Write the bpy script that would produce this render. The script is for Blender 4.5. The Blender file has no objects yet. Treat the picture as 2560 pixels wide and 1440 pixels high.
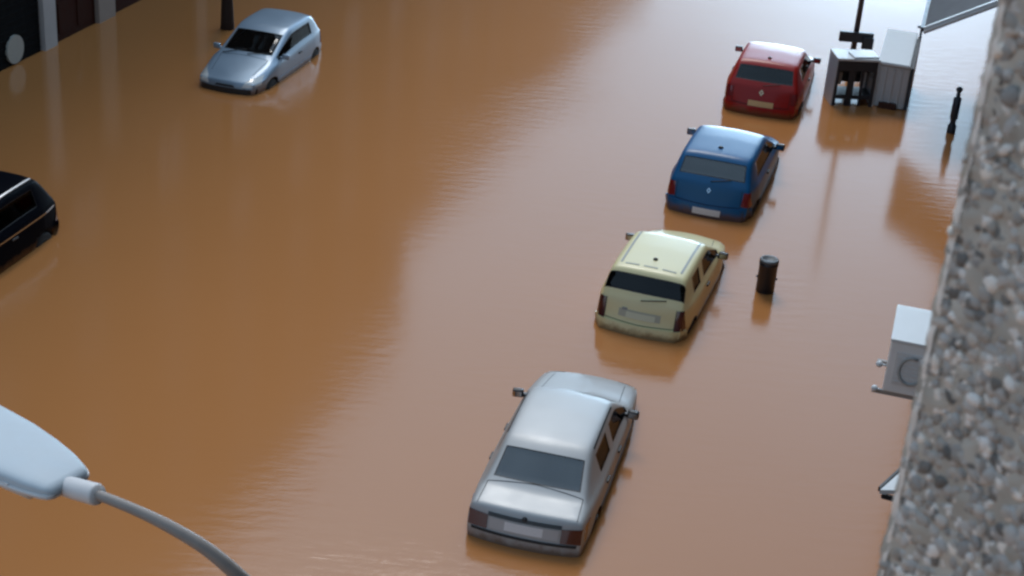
import bpy, bmesh, math, random
from mathutils import Vector, Matrix, noise
from mathutils.bvhtree import BVHTree
R = math.radians
random.seed(7)
scn = bpy.context.scene
COL = scn.collection

# ------------------------------------------------------------------ camera
cam_d = bpy.data.cameras.new('camera')
cam = bpy.data.objects.new('camera', cam_d)
COL.objects.link(cam)
cam_d.sensor_width = 36.0
cam_d.lens = 36.0 * 4000 / 2560
cam_d.clip_start = 0.05
cam_d.clip_end = 3000
CX = Vector((0.996917, 0.034837, 0.070301))
CY = Vector((-0.078459, 0.442641, 0.893259))
CF = Vector((0.0, 0.896022, -0.444010))
m = Matrix((CX, CY, -CF)).transposed().to_4x4()
m.translation = (0, 0, 12.46)
cam.matrix_world = m
cam_d.dof.use_dof = True
cam_d.dof.focus_distance = 26
cam_d.dof.aperture_fstop = 15
scn.camera = cam

# ------------------------------------------------------------------ sky, sun, exposure
SUN_EL, SUN_AZ = 54, -8            # degrees; azimuth clockwise from +Y
world = bpy.data.worlds.new('World')
scn.world = world
world.use_nodes = True
wt = world.node_tree
wt.nodes.clear()
def wn(t, **k):
    n = wt.nodes.new(t)
    for a, b in k.items(): setattr(n, a, b)
    return n
def wmath(op, a, b=None, clamp=False):
    n = wn('ShaderNodeMath', operation=op); n.use_clamp = clamp
    for i, v in enumerate((a, b)):
        if v is None: continue
        if isinstance(v, (int, float)): n.inputs[i].default_value = v
        else: wt.links.new(v, n.inputs[i])
    return n.outputs[0]
sky = wn('ShaderNodeTexSky', sky_type='NISHITA')
sky.sun_disc = False
sky.sun_elevation = R(SUN_EL); sky.sun_rotation = R(SUN_AZ)
sky.dust_density = 1.0; sky.air_density = 1.0
bg1 = wn('ShaderNodeBackground'); bg1.inputs[1].default_value = 0.05
wt.links.new(sky.outputs[0], bg1.inputs[0])
tc = wn('ShaderNodeTexCoord')
sep = wn('ShaderNodeSeparateXYZ'); wt.links.new(tc.outputs['Generated'], sep.inputs[0])
nz = wn('ShaderNodeTexNoise'); nz.inputs['Scale'].default_value = 2.2; nz.inputs['Detail'].default_value = 4
wt.links.new(tc.outputs['Generated'], nz.inputs['Vector'])
el = wmath('MAXIMUM', sep.outputs[2], 0.0)
az = wn('ShaderNodeVectorMath', operation='DOT_PRODUCT')
wt.links.new(tc.outputs['Generated'], az.inputs[0])
az.inputs[1].default_value = (math.sin(R(12.5)), math.cos(R(12.5)), 0)
hor = wmath('SQRT', wmath('MAXIMUM', wmath('SUBTRACT', 1.0, wmath('MULTIPLY', sep.outputs[2], sep.outputs[2])), 0.0001))
azp = wmath('POWER', wmath('MAXIMUM', wmath('DIVIDE', az.outputs['Value'], hor), 0.0), 170.0)
glow = wmath('MULTIPLY', wmath('POWER', 2.718, wmath('MULTIPLY', el, -14.0)), azp)   # bright gap under the cloud deck
front = wmath('POWER', wmath('ADD', wmath('MULTIPLY', az.outputs['Value'], 0.5), 0.5), 2.5)     # brighter ahead, darker behind
cl = wmath('MULTIPLY', wmath('ADD', wmath('MULTIPLY', nz.outputs['Fac'], 0.7), 0.65), wmath('ADD', wmath('MULTIPLY', front, 0.84), 0.40))
lum = wmath('ADD', cl, wmath('MULTIPLY', glow, 58.0))
bg2 = wn('ShaderNodeBackground'); bg2.inputs[0].default_value = (0.54, 0.78, 1.0, 1)
wt.links.new(lum, bg2.inputs[1])
add = wn('ShaderNodeAddShader')
wt.links.new(bg1.outputs[0], add.inputs[0]); wt.links.new(bg2.outputs[0], add.inputs[1])
wo = wn('ShaderNodeOutputWorld'); wt.links.new(add.outputs[0], wo.inputs[0])

sd = bpy.data.lights.new('sun', 'SUN')
sd.energy = 1.1; sd.angle = R(25); sd.color = (1.0, 0.96, 0.90)
sun = bpy.data.objects.new('sun', sd); COL.objects.link(sun)
d = Vector((math.sin(R(SUN_AZ)) * math.cos(R(SUN_EL)), math.cos(R(SUN_AZ)) * math.cos(R(SUN_EL)), math.sin(R(SUN_EL))))
sun.rotation_euler = d.to_track_quat('Z', 'Y').to_euler()
sun.location = d * 60
scn.view_settings.view_transform = 'Standard'
scn.view_settings.look = 'None'
scn.view_settings.exposure = 0.38
scn.view_settings.gamma = 1.0
scn.cycles.filter_width = 2.6
scn.cycles.max_bounces = 8
scn.cycles.caustics_reflective = False
scn.cycles.caustics_refractive = False

# ------------------------------------------------------------------ materials
def mat(name, col, rough=0.5, metal=0.0, coat=0.0, ior=1.5, var=0.0, vscale=8.0, bump=0.0, bscale=40.0, dist=0.01, coatr=0.03):
    M = bpy.data.materials.new(name); M.use_nodes = True
    nt = M.node_tree; b = nt.nodes['Principled BSDF']
    b.inputs['Base Color'].default_value = (*col, 1)
    b.inputs['Roughness'].default_value = rough
    b.inputs['Metallic'].default_value = metal
    b.inputs['Coat Weight'].default_value = coat
    b.inputs['Coat Roughness'].default_value = coatr
    b.inputs['IOR'].default_value = ior
    t = nt.nodes.new('ShaderNodeTexCoord')
    if var:
        n = nt.nodes.new('ShaderNodeTexNoise'); n.inputs['Scale'].default_value = vscale; n.inputs['Detail'].default_value = 6
        nt.links.new(t.outputs['Object'], n.inputs['Vector'])
        mx = nt.nodes.new('ShaderNodeMix'); mx.data_type = 'RGBA'
        mx.inputs['A'].default_value = (*[c * (1 - var) for c in col], 1)
        mx.inputs['B'].default_value = (*[min(1, c * (1 + var)) for c in col], 1)
        nt.links.new(n.outputs['Fac'], mx.inputs['Factor'])
        nt.links.new(mx.outputs['Result'], b.inputs['Base Color'])
        mr = nt.nodes.new('ShaderNodeMapRange')
        mr.inputs['To Min'].default_value = max(0.02, rough * 0.75); mr.inputs['To Max'].default_value = min(1, rough * 1.25)
        nt.links.new(n.outputs['Fac'], mr.inputs['Value']); nt.links.new(mr.outputs[0], b.inputs['Roughness'])
    if bump:
        n2 = nt.nodes.new('ShaderNodeTexNoise'); n2.inputs['Scale'].default_value = bscale; n2.inputs['Detail'].default_value = 5
        nt.links.new(t.outputs['Object'], n2.inputs['Vector'])
        bp = nt.nodes.new('ShaderNodeBump'); bp.inputs['Strength'].default_value = bump; bp.inputs['Distance'].default_value = dist
        nt.links.new(n2.outputs['Fac'], bp.inputs['Height']); nt.links.new(bp.outputs[0], b.inputs['Normal'])
    return M

def paint(name, col, rough=0.4, **k):
    tide = k.pop('tide', 0.46)
    M = mat(name, col, rough, **k)
    nt = M.node_tree; b = nt.nodes['Principled BSDF']
    t = nt.nodes.new('ShaderNodeTexCoord'); sp = nt.nodes.new('ShaderNodeSeparateXYZ'); nt.links.new(t.outputs['Object'], sp.inputs[0])
    n = nt.nodes.new('ShaderNodeTexNoise'); n.inputs['Scale'].default_value = 7; n.inputs['Detail'].default_value = 7; n.inputs['Roughness'].default_value = 0.65
    nt.links.new(t.outputs['Object'], n.inputs['Vector'])
    a = nt.nodes.new('ShaderNodeMath'); a.operation = 'MULTIPLY_ADD'; a.inputs[1].default_value = 0.24; nt.links.new(n.outputs['Fac'], a.inputs[0]); nt.links.new(sp.outputs[2], a.inputs[2])
    r = nt.nodes.new('ShaderNodeMapRange'); r.inputs['From Min'].default_value = tide + 0.11; r.inputs['From Max'].default_value = tide + 0.22
    r.inputs['To Min'].default_value = 0.75; r.inputs['To Max'].default_value = 0.0
    nt.links.new(a.outputs[0], r.inputs['Value'])
    mx = nt.nodes.new('ShaderNodeMix'); mx.data_type = 'RGBA'
    old = b.inputs['Base Color'].links
    if old: nt.links.new(old[0].from_socket, mx.inputs['A'])
    else: mx.inputs['A'].default_value = (*col, 1)
    mx.inputs['B'].default_value = (0.16, 0.075, 0.03, 1)
    nt.links.new(r.outputs[0], mx.inputs['Factor']); nt.links.new(mx.outputs['Result'], b.inputs['Base Color'])
    return M

def glass_mat(name, tint=(0.16, 0.20, 0.23), ior=1.6):
    M = bpy.data.materials.new(name); M.use_nodes = True
    nt = M.node_tree; nt.nodes.clear()
    o = nt.nodes.new('ShaderNodeOutputMaterial')
    tr = nt.nodes.new('ShaderNodeBsdfTransparent'); tr.inputs[0].default_value = (*tint, 1)
    gl = nt.nodes.new('ShaderNodeBsdfGlossy'); gl.inputs['Roughness'].default_value = 0.03
    fr = nt.nodes.new('ShaderNodeFresnel'); fr.inputs[0].default_value = ior
    mx = nt.nodes.new('ShaderNodeMixShader')
    nt.links.new(fr.outputs[0], mx.inputs[0]); nt.links.new(tr.outputs[0], mx.inputs[1]); nt.links.new(gl.outputs[0], mx.inputs[2])
    nt.links.new(mx.outputs[0], o.inputs[0])
    return M

GLASS = glass_mat('car_glass')
DGLASS = glass_mat('dark_car_glass', (0.03, 0.04, 0.05), 1.45)
SGLASS = glass_mat('blue_tinted_glass', (0.10, 0.17, 0.24), 2.2)
XGLASS = glass_mat('side_car_glass', (0.03, 0.04, 0.05), 1.22)
RUBBER = mat('black_rubber', (0.014, 0.014, 0.016), 0.55)
TRIM = mat('black_plastic', (0.022, 0.023, 0.026), 0.45, var=0.3)
LINING = mat('cabin_lining', (0.045, 0.047, 0.052), 0.85)
SEAT = mat('seat_cloth', (0.06, 0.065, 0.075), 0.9, var=0.3, vscale=20)
TYRE = mat('tyre_rubber', (0.02, 0.02, 0.02), 0.8)
RIM = mat('wheel_cover', (0.03, 0.028, 0.027), 0.7)
REDL = mat('red_lens', (0.20, 0.012, 0.015), 0.12, coat=1.0)
DREDL = mat('dark_red_lens', (0.07, 0.012, 0.012), 0.12, coat=1.0)
CLEARL = mat('clear_lens', (0.62, 0.62, 0.60), 0.1, coat=1.0)
PLATEW = mat('white_plate', (0.72, 0.73, 0.75), 0.4, var=0.08, vscale=30)
PLATEY = mat('yellow_plate', (0.70, 0.46, 0.20), 0.4, var=0.08, vscale=30)
CHROME = mat('chrome', (0.6, 0.6, 0.6), 0.12, metal=1.0)
GAP = mat('panel_gap', (0.008, 0.008, 0.009), 0.8)
GREYTRIM = mat('grey_moulding', (0.28, 0.29, 0.29), 0.5)

# ------------------------------------------------------------------ object helpers
def link(o, parent=None):
    COL.objects.link(o)
    if parent is not None: o.parent = parent
    return o
def empty(name, loc, rz=0.0):
    o = bpy.data.objects.new(name, None); o.location = loc; o.rotation_euler = (0, 0, rz)
    o.empty_display_size = 0.3
    return link(o)
def tag(o, label, cat, group=None):
    o['label'] = label; o['category'] = cat
    if group: o['group'] = group
    return o
def mesh_obj(name, verts, faces, mats, parent=None, smooth=False, midx=None):
    me = bpy.data.meshes.new(name)
    me.from_pydata([tuple(v) for v in verts], [], faces)
    for M in (mats if isinstance(mats, (list, tuple)) else [mats]): me.materials.append(M)
    if midx: me.polygons.foreach_set('material_index', midx)
    if smooth: me.polygons.foreach_set('use_smooth', [True] * len(me.polygons))
    me.update()
    return link(bpy.data.objects.new(name, me), parent)
def bm_obj(name, bm, mats, parent=None, smooth=False):
    me = bpy.data.meshes.new(name); bm.to_mesh(me); bm.free()
    for M in (mats if isinstance(mats, (list, tuple)) else [mats]): me.materials.append(M)
    if smooth: me.polygons.foreach_set('use_smooth', [True] * len(me.polygons))
    return link(bpy.data.objects.new(name, me), parent)
def bm_box(bm, c, s, rz=0.0, bevel=0.0, mi=0, mtx=None):
    M = Matrix.Translation(c) @ Matrix.Rotation(rz, 4, 'Z') @ Matrix.Diagonal((*s, 1))
    if mtx is not None: M = mtx @ M
    g = bmesh.ops.create_cube(bm, size=1.0, matrix=M)
    if bevel:
        es = set()
        for v in g['verts']: es.update(v.link_edges)
        r = bmesh.ops.bevel(bm, geom=list(es), offset=bevel, segments=2, affect='EDGES', profile=0.7)
    return g
def box_obj(name, c, s, M, parent=None, bevel=0.0, rz=0.0):
    bm = bmesh.new(); bm_box(bm, c, s, rz, bevel)
    return bm_obj(name, bm, M, parent)
def cyl(bm, p0, p1, r0, r1=None, seg=20, caps=True):
    p0, p1 = Vector(p0), Vector(p1); r1 = r0 if r1 is None else r1
    ax = p1 - p0
    M = Matrix.Translation((p0 + p1) / 2) @ ax.to_track_quat('Z', 'Y').to_matrix().to_4x4()
    return bmesh.ops.create_cone(bm, cap_ends=caps, segments=seg, radius1=r0, radius2=r1, depth=ax.length, matrix=M)
def lathe(bm, prof, seg=28, mtx=None):
    rings = []
    for r, z in prof:
        ring = []
        for k in range(seg):
            a = 2 * math.pi * k / seg
            v = Vector((r * math.cos(a), r * math.sin(a), z))
            ring.append(bm.verts.new(mtx @ v if mtx else v))
        rings.append(ring)
    for a, b in zip(rings, rings[1:]):
        for k in range(seg):
            bm.faces.new((a[k], a[(k + 1) % seg], b[(k + 1) % seg], b[k]))
    bm.faces.new(list(reversed(rings[0]))); bm.faces.new(rings[-1])
def tube(bm, pts, radii, seg=14):
    pts = [Vector(p) for p in pts]; rings = []
    prev = None
    for i, p in enumerate(pts):
        t = (pts[min(i + 1, len(pts) - 1)] - pts[max(i - 1, 0)]).normalized()
        if prev is None: u = t.orthogonal().normalized()
        else: u = (prev - t * prev.dot(t)).normalized()
        prev = u; w = t.cross(u)
        r = radii[i] if isinstance(radii, (list, tuple)) else radii
        rings.append([bm.verts.new(p + (u * math.cos(2 * math.pi * k / seg) + w * math.sin(2 * math.pi * k / seg)) * r) for k in range(seg)])
    for a, b in zip(rings, rings[1:]):
        for k in range(seg): bm.faces.new((a[k], a[(k + 1) % seg], b[(k + 1) % seg], b[k]))
    bm.faces.new(list(reversed(rings[0]))); bm.faces.new(rings[-1])

TH = R(14.6)
def ST(lat, lon, z=0.0):          # street coordinates: lateral (right), along the street, height above the water
    return Vector((lat * math.cos(TH) + lon * math.sin(TH), -lat * math.sin(TH) + lon * math.cos(TH), z))

# ------------------------------------------------------------------ setting: water, road
def water_material():
    M = bpy.data.materials.new('muddy_water'); M.use_nodes = True
    nt = M.node_tree; b = nt.nodes['Principled BSDF']
    tcn = nt.nodes.new('ShaderNodeTexCoord')
    n = nt.nodes.new('ShaderNodeTexNoise'); n.inputs['Scale'].default_value = 0.12; n.inputs['Detail'].default_value = 4
    nt.links.new(tcn.outputs['Object'], n.inputs['Vector'])
    mx = nt.nodes.new('ShaderNodeMix'); mx.data_type = 'RGBA'
    mx.inputs['A'].default_value = (0.385, 0.158, 0.050, 1); mx.inputs['B'].default_value = (0.435, 0.182, 0.062, 1)
    nt.links.new(n.outputs['Fac'], mx.inputs['Factor']); nt.links.new(mx.outputs['Result'], b.inputs['Base Color'])
    b.inputs['Roughness'].default_value = 0.11
    b.inputs['IOR'].default_value = 1.5
    # patches of fine wind ripples, elongated across the view
    mp = nt.nodes.new('ShaderNodeMapping'); mp.inputs['Rotation'].default_value = (0, 0, R(8)); mp.inputs['Scale'].default_value = (1.0, 3.6, 1)
    nt.links.new(tcn.outputs['Object'], mp.inputs['Vector'])
    r1 = nt.nodes.new('ShaderNodeTexNoise'); r1.inputs['Scale'].default_value = 1.7; r1.inputs['Detail'].default_value = 5; r1.inputs['Roughness'].default_value = 0.6
    nt.links.new(mp.outputs[0], r1.inputs['Vector'])
    pm = nt.nodes.new('ShaderNodeTexNoise'); pm.inputs['Scale'].default_value = 0.11; pm.inputs['Detail'].default_value = 2
    nt.links.new(tcn.outputs['Object'], pm.inputs['Vector'])
    rr = nt.nodes.new('ShaderNodeMapRange'); rr.inputs['From Min'].default_value = 0.42; rr.inputs['From Max'].default_value = 0.62
    rr.inputs['To Min'].default_value = 0.30; rr.inputs['To Max'].default_value = 1.0
    nt.links.new(pm.outputs['Fac'], rr.inputs['Value'])
    ml = nt.nodes.new('ShaderNodeMath'); ml.operation = 'MULTIPLY'
    nt.links.new(r1.outputs['Fac'], ml.inputs[0]); nt.links.new(rr.outputs[0], ml.inputs[1])
    bp = nt.nodes.new('ShaderNodeBump'); bp.inputs['Strength'].default_value = 0.36; bp.inputs['Distance'].default_value = 0.02
    nt.links.new(ml.outputs[0], bp.inputs['Height']); nt.links.new(bp.outputs[0], b.inputs['Normal'])
    return M
w = mesh_obj('water', [(-400, -60, 0), (400, -60, 0), (400, 900, 0), (-400, 900, 0)], [(0, 1, 2, 3)], water_material())
w['kind'] = 'structure'
ASPH = mat('wet_asphalt', (0.05, 0.048, 0.045), 0.7, var=0.3, bump=0.3, bscale=120)
lats = [(-60, -0.25), (-18, -0.25), (-15, -0.28), (-11, -0.34), (-5.6, -0.42), (-2.6, -0.42), (-2.59, -0.29), (60, -0.29)]
vs, fs = [], []
for la, z in lats:
    vs += [ST(la, -40, z), ST(la, 700, z)]
for i in range(len(lats) - 1): fs.append((2 * i, 2 * i + 2, 2 * i + 3, 2 * i + 1))
rd = mesh_obj('road', vs, fs, ASPH); rd['kind'] = 'structure'

# ------------------------------------------------------------------ cars
# body slots
(S_BODY, S_DOOR, S_WIND, S_REAR, S_SIDE, S_ARCH, S_BUMP, S_LINE) = range(8)

def eval_mesh(o):
    dg = bpy.context.evaluated_depsgraph_get()
    return bpy.data.meshes.new_from_object(o.evaluated_get(dg))

class Body:
    """car shell lofted from cross-sections, u = metres from the rear bumper, v = left, z = up from the road"""
    def __init__(s, st, rows_low, cap_r, cap_f, wheels, wr, door_spans, side_spans, i_rw, i_ws, bump_rows=(), rw_wide=False):
        bm = bmesh.new()
        N = len(st)
        grid = []
        for i, S in enumerate(st):
            u, hw, zs, yg, zg, y5, z5, y6, z6, zc, bow = S
            half = []
            for k, (dz, dy) in enumerate(rows_low):
                uu = u
                if i == 0: uu = cap_r[k]
                if i == N - 1: uu = cap_f[k]
                half.append((uu, hw - dy, dz))
            us = u
            if i == 0: us = cap_r[-1]
            if i == N - 1: us = cap_f[-1]
            half.append((us, hw - 0.015, zs))
            def ub(y): return u + bow * (1 - (y / hw) ** 2)
            half.append((ub(yg), yg, zg)); half.append((ub(y5), y5, z5)); half.append((ub(y6), y6, z6))
            half.append((ub(y6 * .5), y6 * .5, z6 + (zc - z6) * .75)); half.append((ub(0), 0, zc))
            ring = [bm.verts.new((a, b, c)) for a, b, c in half]
            ring += [bm.verts.new((a, -b, c)) for a, b, c in reversed(half[:-1])]
            grid.append(ring)
        nr = len(grid[0]); nl = len(rows_low); rs = nl      # index of the shoulder row
        def slot(i, j):
            jj = min(j, nr - 2 - j)                         # mirrored strip index
            if jj >= rs + (2 if rw_wide else 3) and i == i_rw: return S_REAR
            if jj >= rs + 3 and i == i_ws: return S_WIND
            if jj == rs + 1:
                for a in side_spans:
                    if a == i: return S_SIDE
            if 0 < jj <= rs:
                for a, b in door_spans:
                    if a <= i < b: return S_DOOR
            return S_BODY
        for i in range(N - 1):
            for j in range(nr - 1):
                f = bm.faces.new((grid[i][j], grid[i + 1][j], grid[i + 1][j + 1], grid[i][j + 1]))
                f.material_index = slot(i, j)
            bm.faces.new((grid[i + 1][0], grid[i][0], grid[i][nr - 1], grid[i + 1][nr - 1]))
        # end caps
        for i, sgn, bulge in ((0, -1, 0.10), (N - 1, 1, 0.12)):
            top = grid[i][rs:nr - rs]                        # shoulder .. shoulder
            n = len(top)
            prev = top
            for k in range(rs - 1, -1, -1):
                L, Rr = grid[i][k], grid[i][nr - 1 - k]
                cur = [L]
                for q in range(1, n - 1):
                    y = top[q].co.y
                    f = y / max(1e-6, abs(top[0].co.y))
                    uu = L.co.x + sgn * bulge * (1 - abs(f) ** 2.5)
                    cur.append(bm.verts.new((uu, L.co.y * f, L.co.z)))
                cur.append(Rr)
                for q in range(n - 1):
                    vs_ = (prev[q], prev[q + 1], cur[q + 1], cur[q])
                    f = bm.faces.new(vs_ if sgn < 0 else vs_[::-1])
                    if k in bump_rows: f.material_index = S_BUMP
                prev = cur
            f = bm.faces.new(prev if sgn < 0 else prev[::-1])
        bmesh.ops.recalc_face_normals(bm, faces=bm.faces)
        me = bpy.data.meshes.new('cage'); bm.to_mesh(me); bm.free()
        for k in range(8): me.materials.append(RUBBER)
        o = bpy.data.objects.new('cage', me); COL.objects.link(o)
        sub = o.modifiers.new('s', 'SUBSURF'); sub.levels = 2; sub.render_levels = 2
        full0 = eval_mesh(o)
        s.bvh = None
        # wheel arches
        cb = bmesh.new()
        for u, hw in wheels:
            for sg in (1, -1):
                cyl(cb, (u, sg * (hw - 0.20), wr), (u, sg * (hw + 0.3), wr), wr + 0.055, seg=36)
        cm = bpy.data.meshes.new('cut'); cb.to_mesh(cm); cb.free()
        for k in range(8): cm.materials.append(RUBBER)
        cm.polygons.foreach_set('material_index', [S_ARCH] * len(cm.polygons))
        co = bpy.data.objects.new('cut', cm); COL.objects.link(co)
        bo = o.modifiers.new('b', 'BOOLEAN'); bo.operation = 'DIFFERENCE'; bo.object = co; bo.solver = 'EXACT'; bo.material_mode = 'INDEX'
        s.mesh = eval_mesh(o)
        bpy.data.objects.remove(co); bpy.data.objects.remove(o)
        b2 = bmesh.new(); b2.from_mesh(full0); s.bvh = BVHTree.FromBMesh(b2); b2.free()
        s.norm = [v.normal.copy() for v in s.mesh.vertices]
    def part(s, name, slots, mats, parent, inset=0.0, comps=False, push=0.0):
        """faces of the given slots as one object (or one object per connected piece)"""
        me = s.mesh
        polys = [p for p in me.polygons if p.material_index in slots]
        groups = [polys]
        if comps:
            par = {}
            def find(a):
                while par.setdefault(a, a) != a: par[a] = par[par[a]]; a = par[a]
                return a
            for p in polys:
                for v in p.vertices: par[find(v)] = find(p.vertices[0])
            d_ = {}
            for p in polys: d_.setdefault(find(p.vertices[0]), []).append(p)
            groups = list(d_.values())
        out = []
        for g in groups:
            idx = {}; V = []; F = []; NN = []
            for p in g:
                f = []
                for v in p.vertices:
                    if v not in idx: idx[v] = len(V); V.append(me.vertices[v].co); NN.append(s.norm[v])
                    f.append(idx[v])
                F.append(f)
            o = mesh_obj(name, V, F, mats, parent, smooth=True)
            if inset:
                bm = bmesh.new(); bm.from_mesh(o.data)
                bmesh.ops.recalc_face_normals(bm, faces=bm.faces)
                before = set(bm.faces)
                r = bmesh.ops.inset_region(bm, faces=list(bm.faces), thickness=inset, depth=-0.004, use_boundary=True, use_even_offset=True)
                for f in r['faces']: f.material_index = 1
                for f in bm.faces: f.smooth = True
                bm.to_mesh(o.data); bm.free()
            else:
                o.data.normals_split_custom_set_from_vertices(NN)
            out.append(o)
        return out
    def lining(s, parent):
        me = s.mesh; idx = {}; V = []; F = []
        for p in me.polygons:
            if p.material_index in (S_BODY, S_DOOR):
                f = []
                for v in p.vertices:
                    if v not in idx: idx[v] = len(V); V.append(me.vertices[v].co - s.norm[v] * 0.03)
                    f.append(idx[v])
                F.append(f[::-1])
        return mesh_obj('cabin_lining', V, F, LINING, parent, smooth=True)
    def hit(s, axis, a, b):
        """axis rear: (y,z); front: (y,z); left/right: (u,z); top: (u,y)"""
        o, d_ = {'rear': ((-3, a, b), (1, 0, 0)), 'front': ((9, a, b), (-1, 0, 0)), 'left': ((a, 3, b), (0, -1, 0)),
                 'right': ((a, -3, b), (0, 1, 0)), 'top': ((a, b, 4), (0, 0, -1))}[axis]
        r = s.bvh.ray_cast(Vector(o), Vector(d_))
        return (r[0], r[1]) if r[0] is not None else (None, None)
    def patch(s, name, axis, quad, M, parent, off=0.004, nu=6, nv=3, thick=True):
        """a piece of trim lying on the shell: quad = four (a,b) corners seen along the axis"""
        q = [Vector(p) for p in quad]
        V = []; B = []; ok = True
        for j in range(nv + 1):
            for i in range(nu + 1):
                f, g = i / nu, j / nv
                p = (q[0] * (1 - f) + q[1] * f) * (1 - g) + (q[3] * (1 - f) + q[2] * f) * g
                h_, n_ = s.hit(axis, p.x, p.y)
                if h_ is None: return None
                V.append(h_ + n_ * off); B.append(h_ - n_ * 0.01)
        n0 = len(V); W = nu + 1
        F = [(j * W + i, j * W + i + 1, (j + 1) * W + i + 1, (j + 1) * W + i) for j in range(nv) for i in range(nu)]
        rim = [i for i in range(nu)] + [j * W + nu for j in range(nv)] + [nv * W + i for i in range(nu, 0, -1)] + [j * W for j in range(nv, 0, -1)]
        for k in range(len(rim)):
            a, b = rim[k], rim[(k + 1) % len(rim)]
            F.append((a, a + n0, b + n0, b))
        me = bpy.data.meshes.new(name); me.from_pydata(V + B, [], F)
        me.materials.append(M)
        bm = bmesh.new(); bm.from_mesh(me); bmesh.ops.recalc_face_normals(bm, faces=bm.faces)
        for f in bm.faces: f.smooth = True
        for e in bm.edges:
            if len(e.link_faces) == 2 and e.calc_face_angle(0) > 0.9: e.smooth = False
        bm.to_mesh(me); bm.free()
        return link(bpy.data.objects.new(name, me), parent)
    def line(s, bm, axis, pts, wdt=0.010, off=0.0025, n=10):
        """a shut line: a thin dark strip following the shell, added to bm"""
        for (a, b) in zip(pts, pts[1:]):
            a, b = Vector(a), Vector(b); t = (b - a).normalized(); nn = Vector((-t.y, t.x)) * wdt / 2
            prev = None
            for k in range(n + 1):
                c = a.lerp(b, k / n)
                h1, n1 = s.hit(axis, *(c + nn)); h2, n2 = s.hit(axis, *(c - nn))
                if h1 is None or h2 is None: prev = None; continue
                cur = (bm.verts.new(h1 + n1 * off), bm.verts.new(h2 + n2 * off))
                if prev: bm.faces.new((prev[0], prev[1], cur[1], cur[0]))
                prev = cur

def wheel(root, u, sg, hw, wr):
    """tyre and rim; axle across the car"""
    e = bpy.data.objects.new('wheel', None)
    bm = bmesh.new()
    M = Matrix.Translation((u, sg * (hw - 0.115), wr)) @ Matrix.Rotation(R(-90 * sg), 4, 'X')
    lathe(bm, [(wr * .60, -.085), (wr * .9, -.09), (wr, -.06), (wr, .06), (wr * .9, .09), (wr * .60, .085)], 32, M)
    t = bm_obj('wheel', bm, TYRE, root, True)
    bm = bmesh.new()
    lathe(bm, [(wr * .60, .05), (wr * .62, .088), (wr * .55, .092), (wr * .5, .075), (wr * .15, .088), (wr * .05, .09)], 32, M)
    bm_obj('rim', bm, RIM, t, True)
    return t

def mirror(root, u, sg, y, z, M, MG):
    bm = bmesh.new()
    bm_box(bm, (u, sg * (y + 0.075), z), (0.09, 0.165, 0.12), rz=sg * 0.15, bevel=0.03)
    bm_box(bm, (u + 0.02, sg * (y + 0.0), z - 0.03), (0.07, 0.12, 0.05), bevel=0.015)
    o = bm_obj('side_mirror', bm, M, root, True)
    bm = bmesh.new()
    bm_box(bm, (u - 0.048, sg * (y + 0.078), z), (0.008, 0.13, 0.085), rz=sg * 0.15)
    bm_obj('mirror_glass', bm, MG, o)
    return o
MIRG = mat('mirror_glass', (0.5, 0.52, 0.55), 0.05, metal=1.0)

def seats(root, uf, ur, zb, w=0.36, colr=None):
    for sg in (1, -1):
        bm = bmesh.new()
        bm_box(bm, (uf + .25, sg * w, zb - 0.42), (0.5, 0.5, 0.16), bevel=0.05)
        bm_box(bm, (uf - .02, sg * w, zb - 0.10), (0.14, 0.46, 0.62), bevel=0.05)
        bm_box(bm, (uf - .06, sg * w, zb + 0.28), (0.10, 0.26, 0.17), bevel=0.04)
        bm_obj('front_seat', bm, SEAT, root, True)
    bm = bmesh.new()
    bm_box(bm, (ur + .25, 0, zb - 0.40), (0.5, 1.15, 0.18), bevel=0.05)
    bm_box(bm, (ur - .02, 0, zb - 0.14), (0.15, 1.15, 0.56), bevel=0.05)
    for sg in (1, -1): bm_box(bm, (ur - .04, sg * .36, zb + 0.20), (0.09, 0.24, 0.14), bevel=0.04)
    bm_obj('rear_seat', bm, SEAT, root, True)

ROWS = [(0.19, 0.10), (0.36, 0.025), (0.52, 0.0), (0.68, 0.0)]

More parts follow.
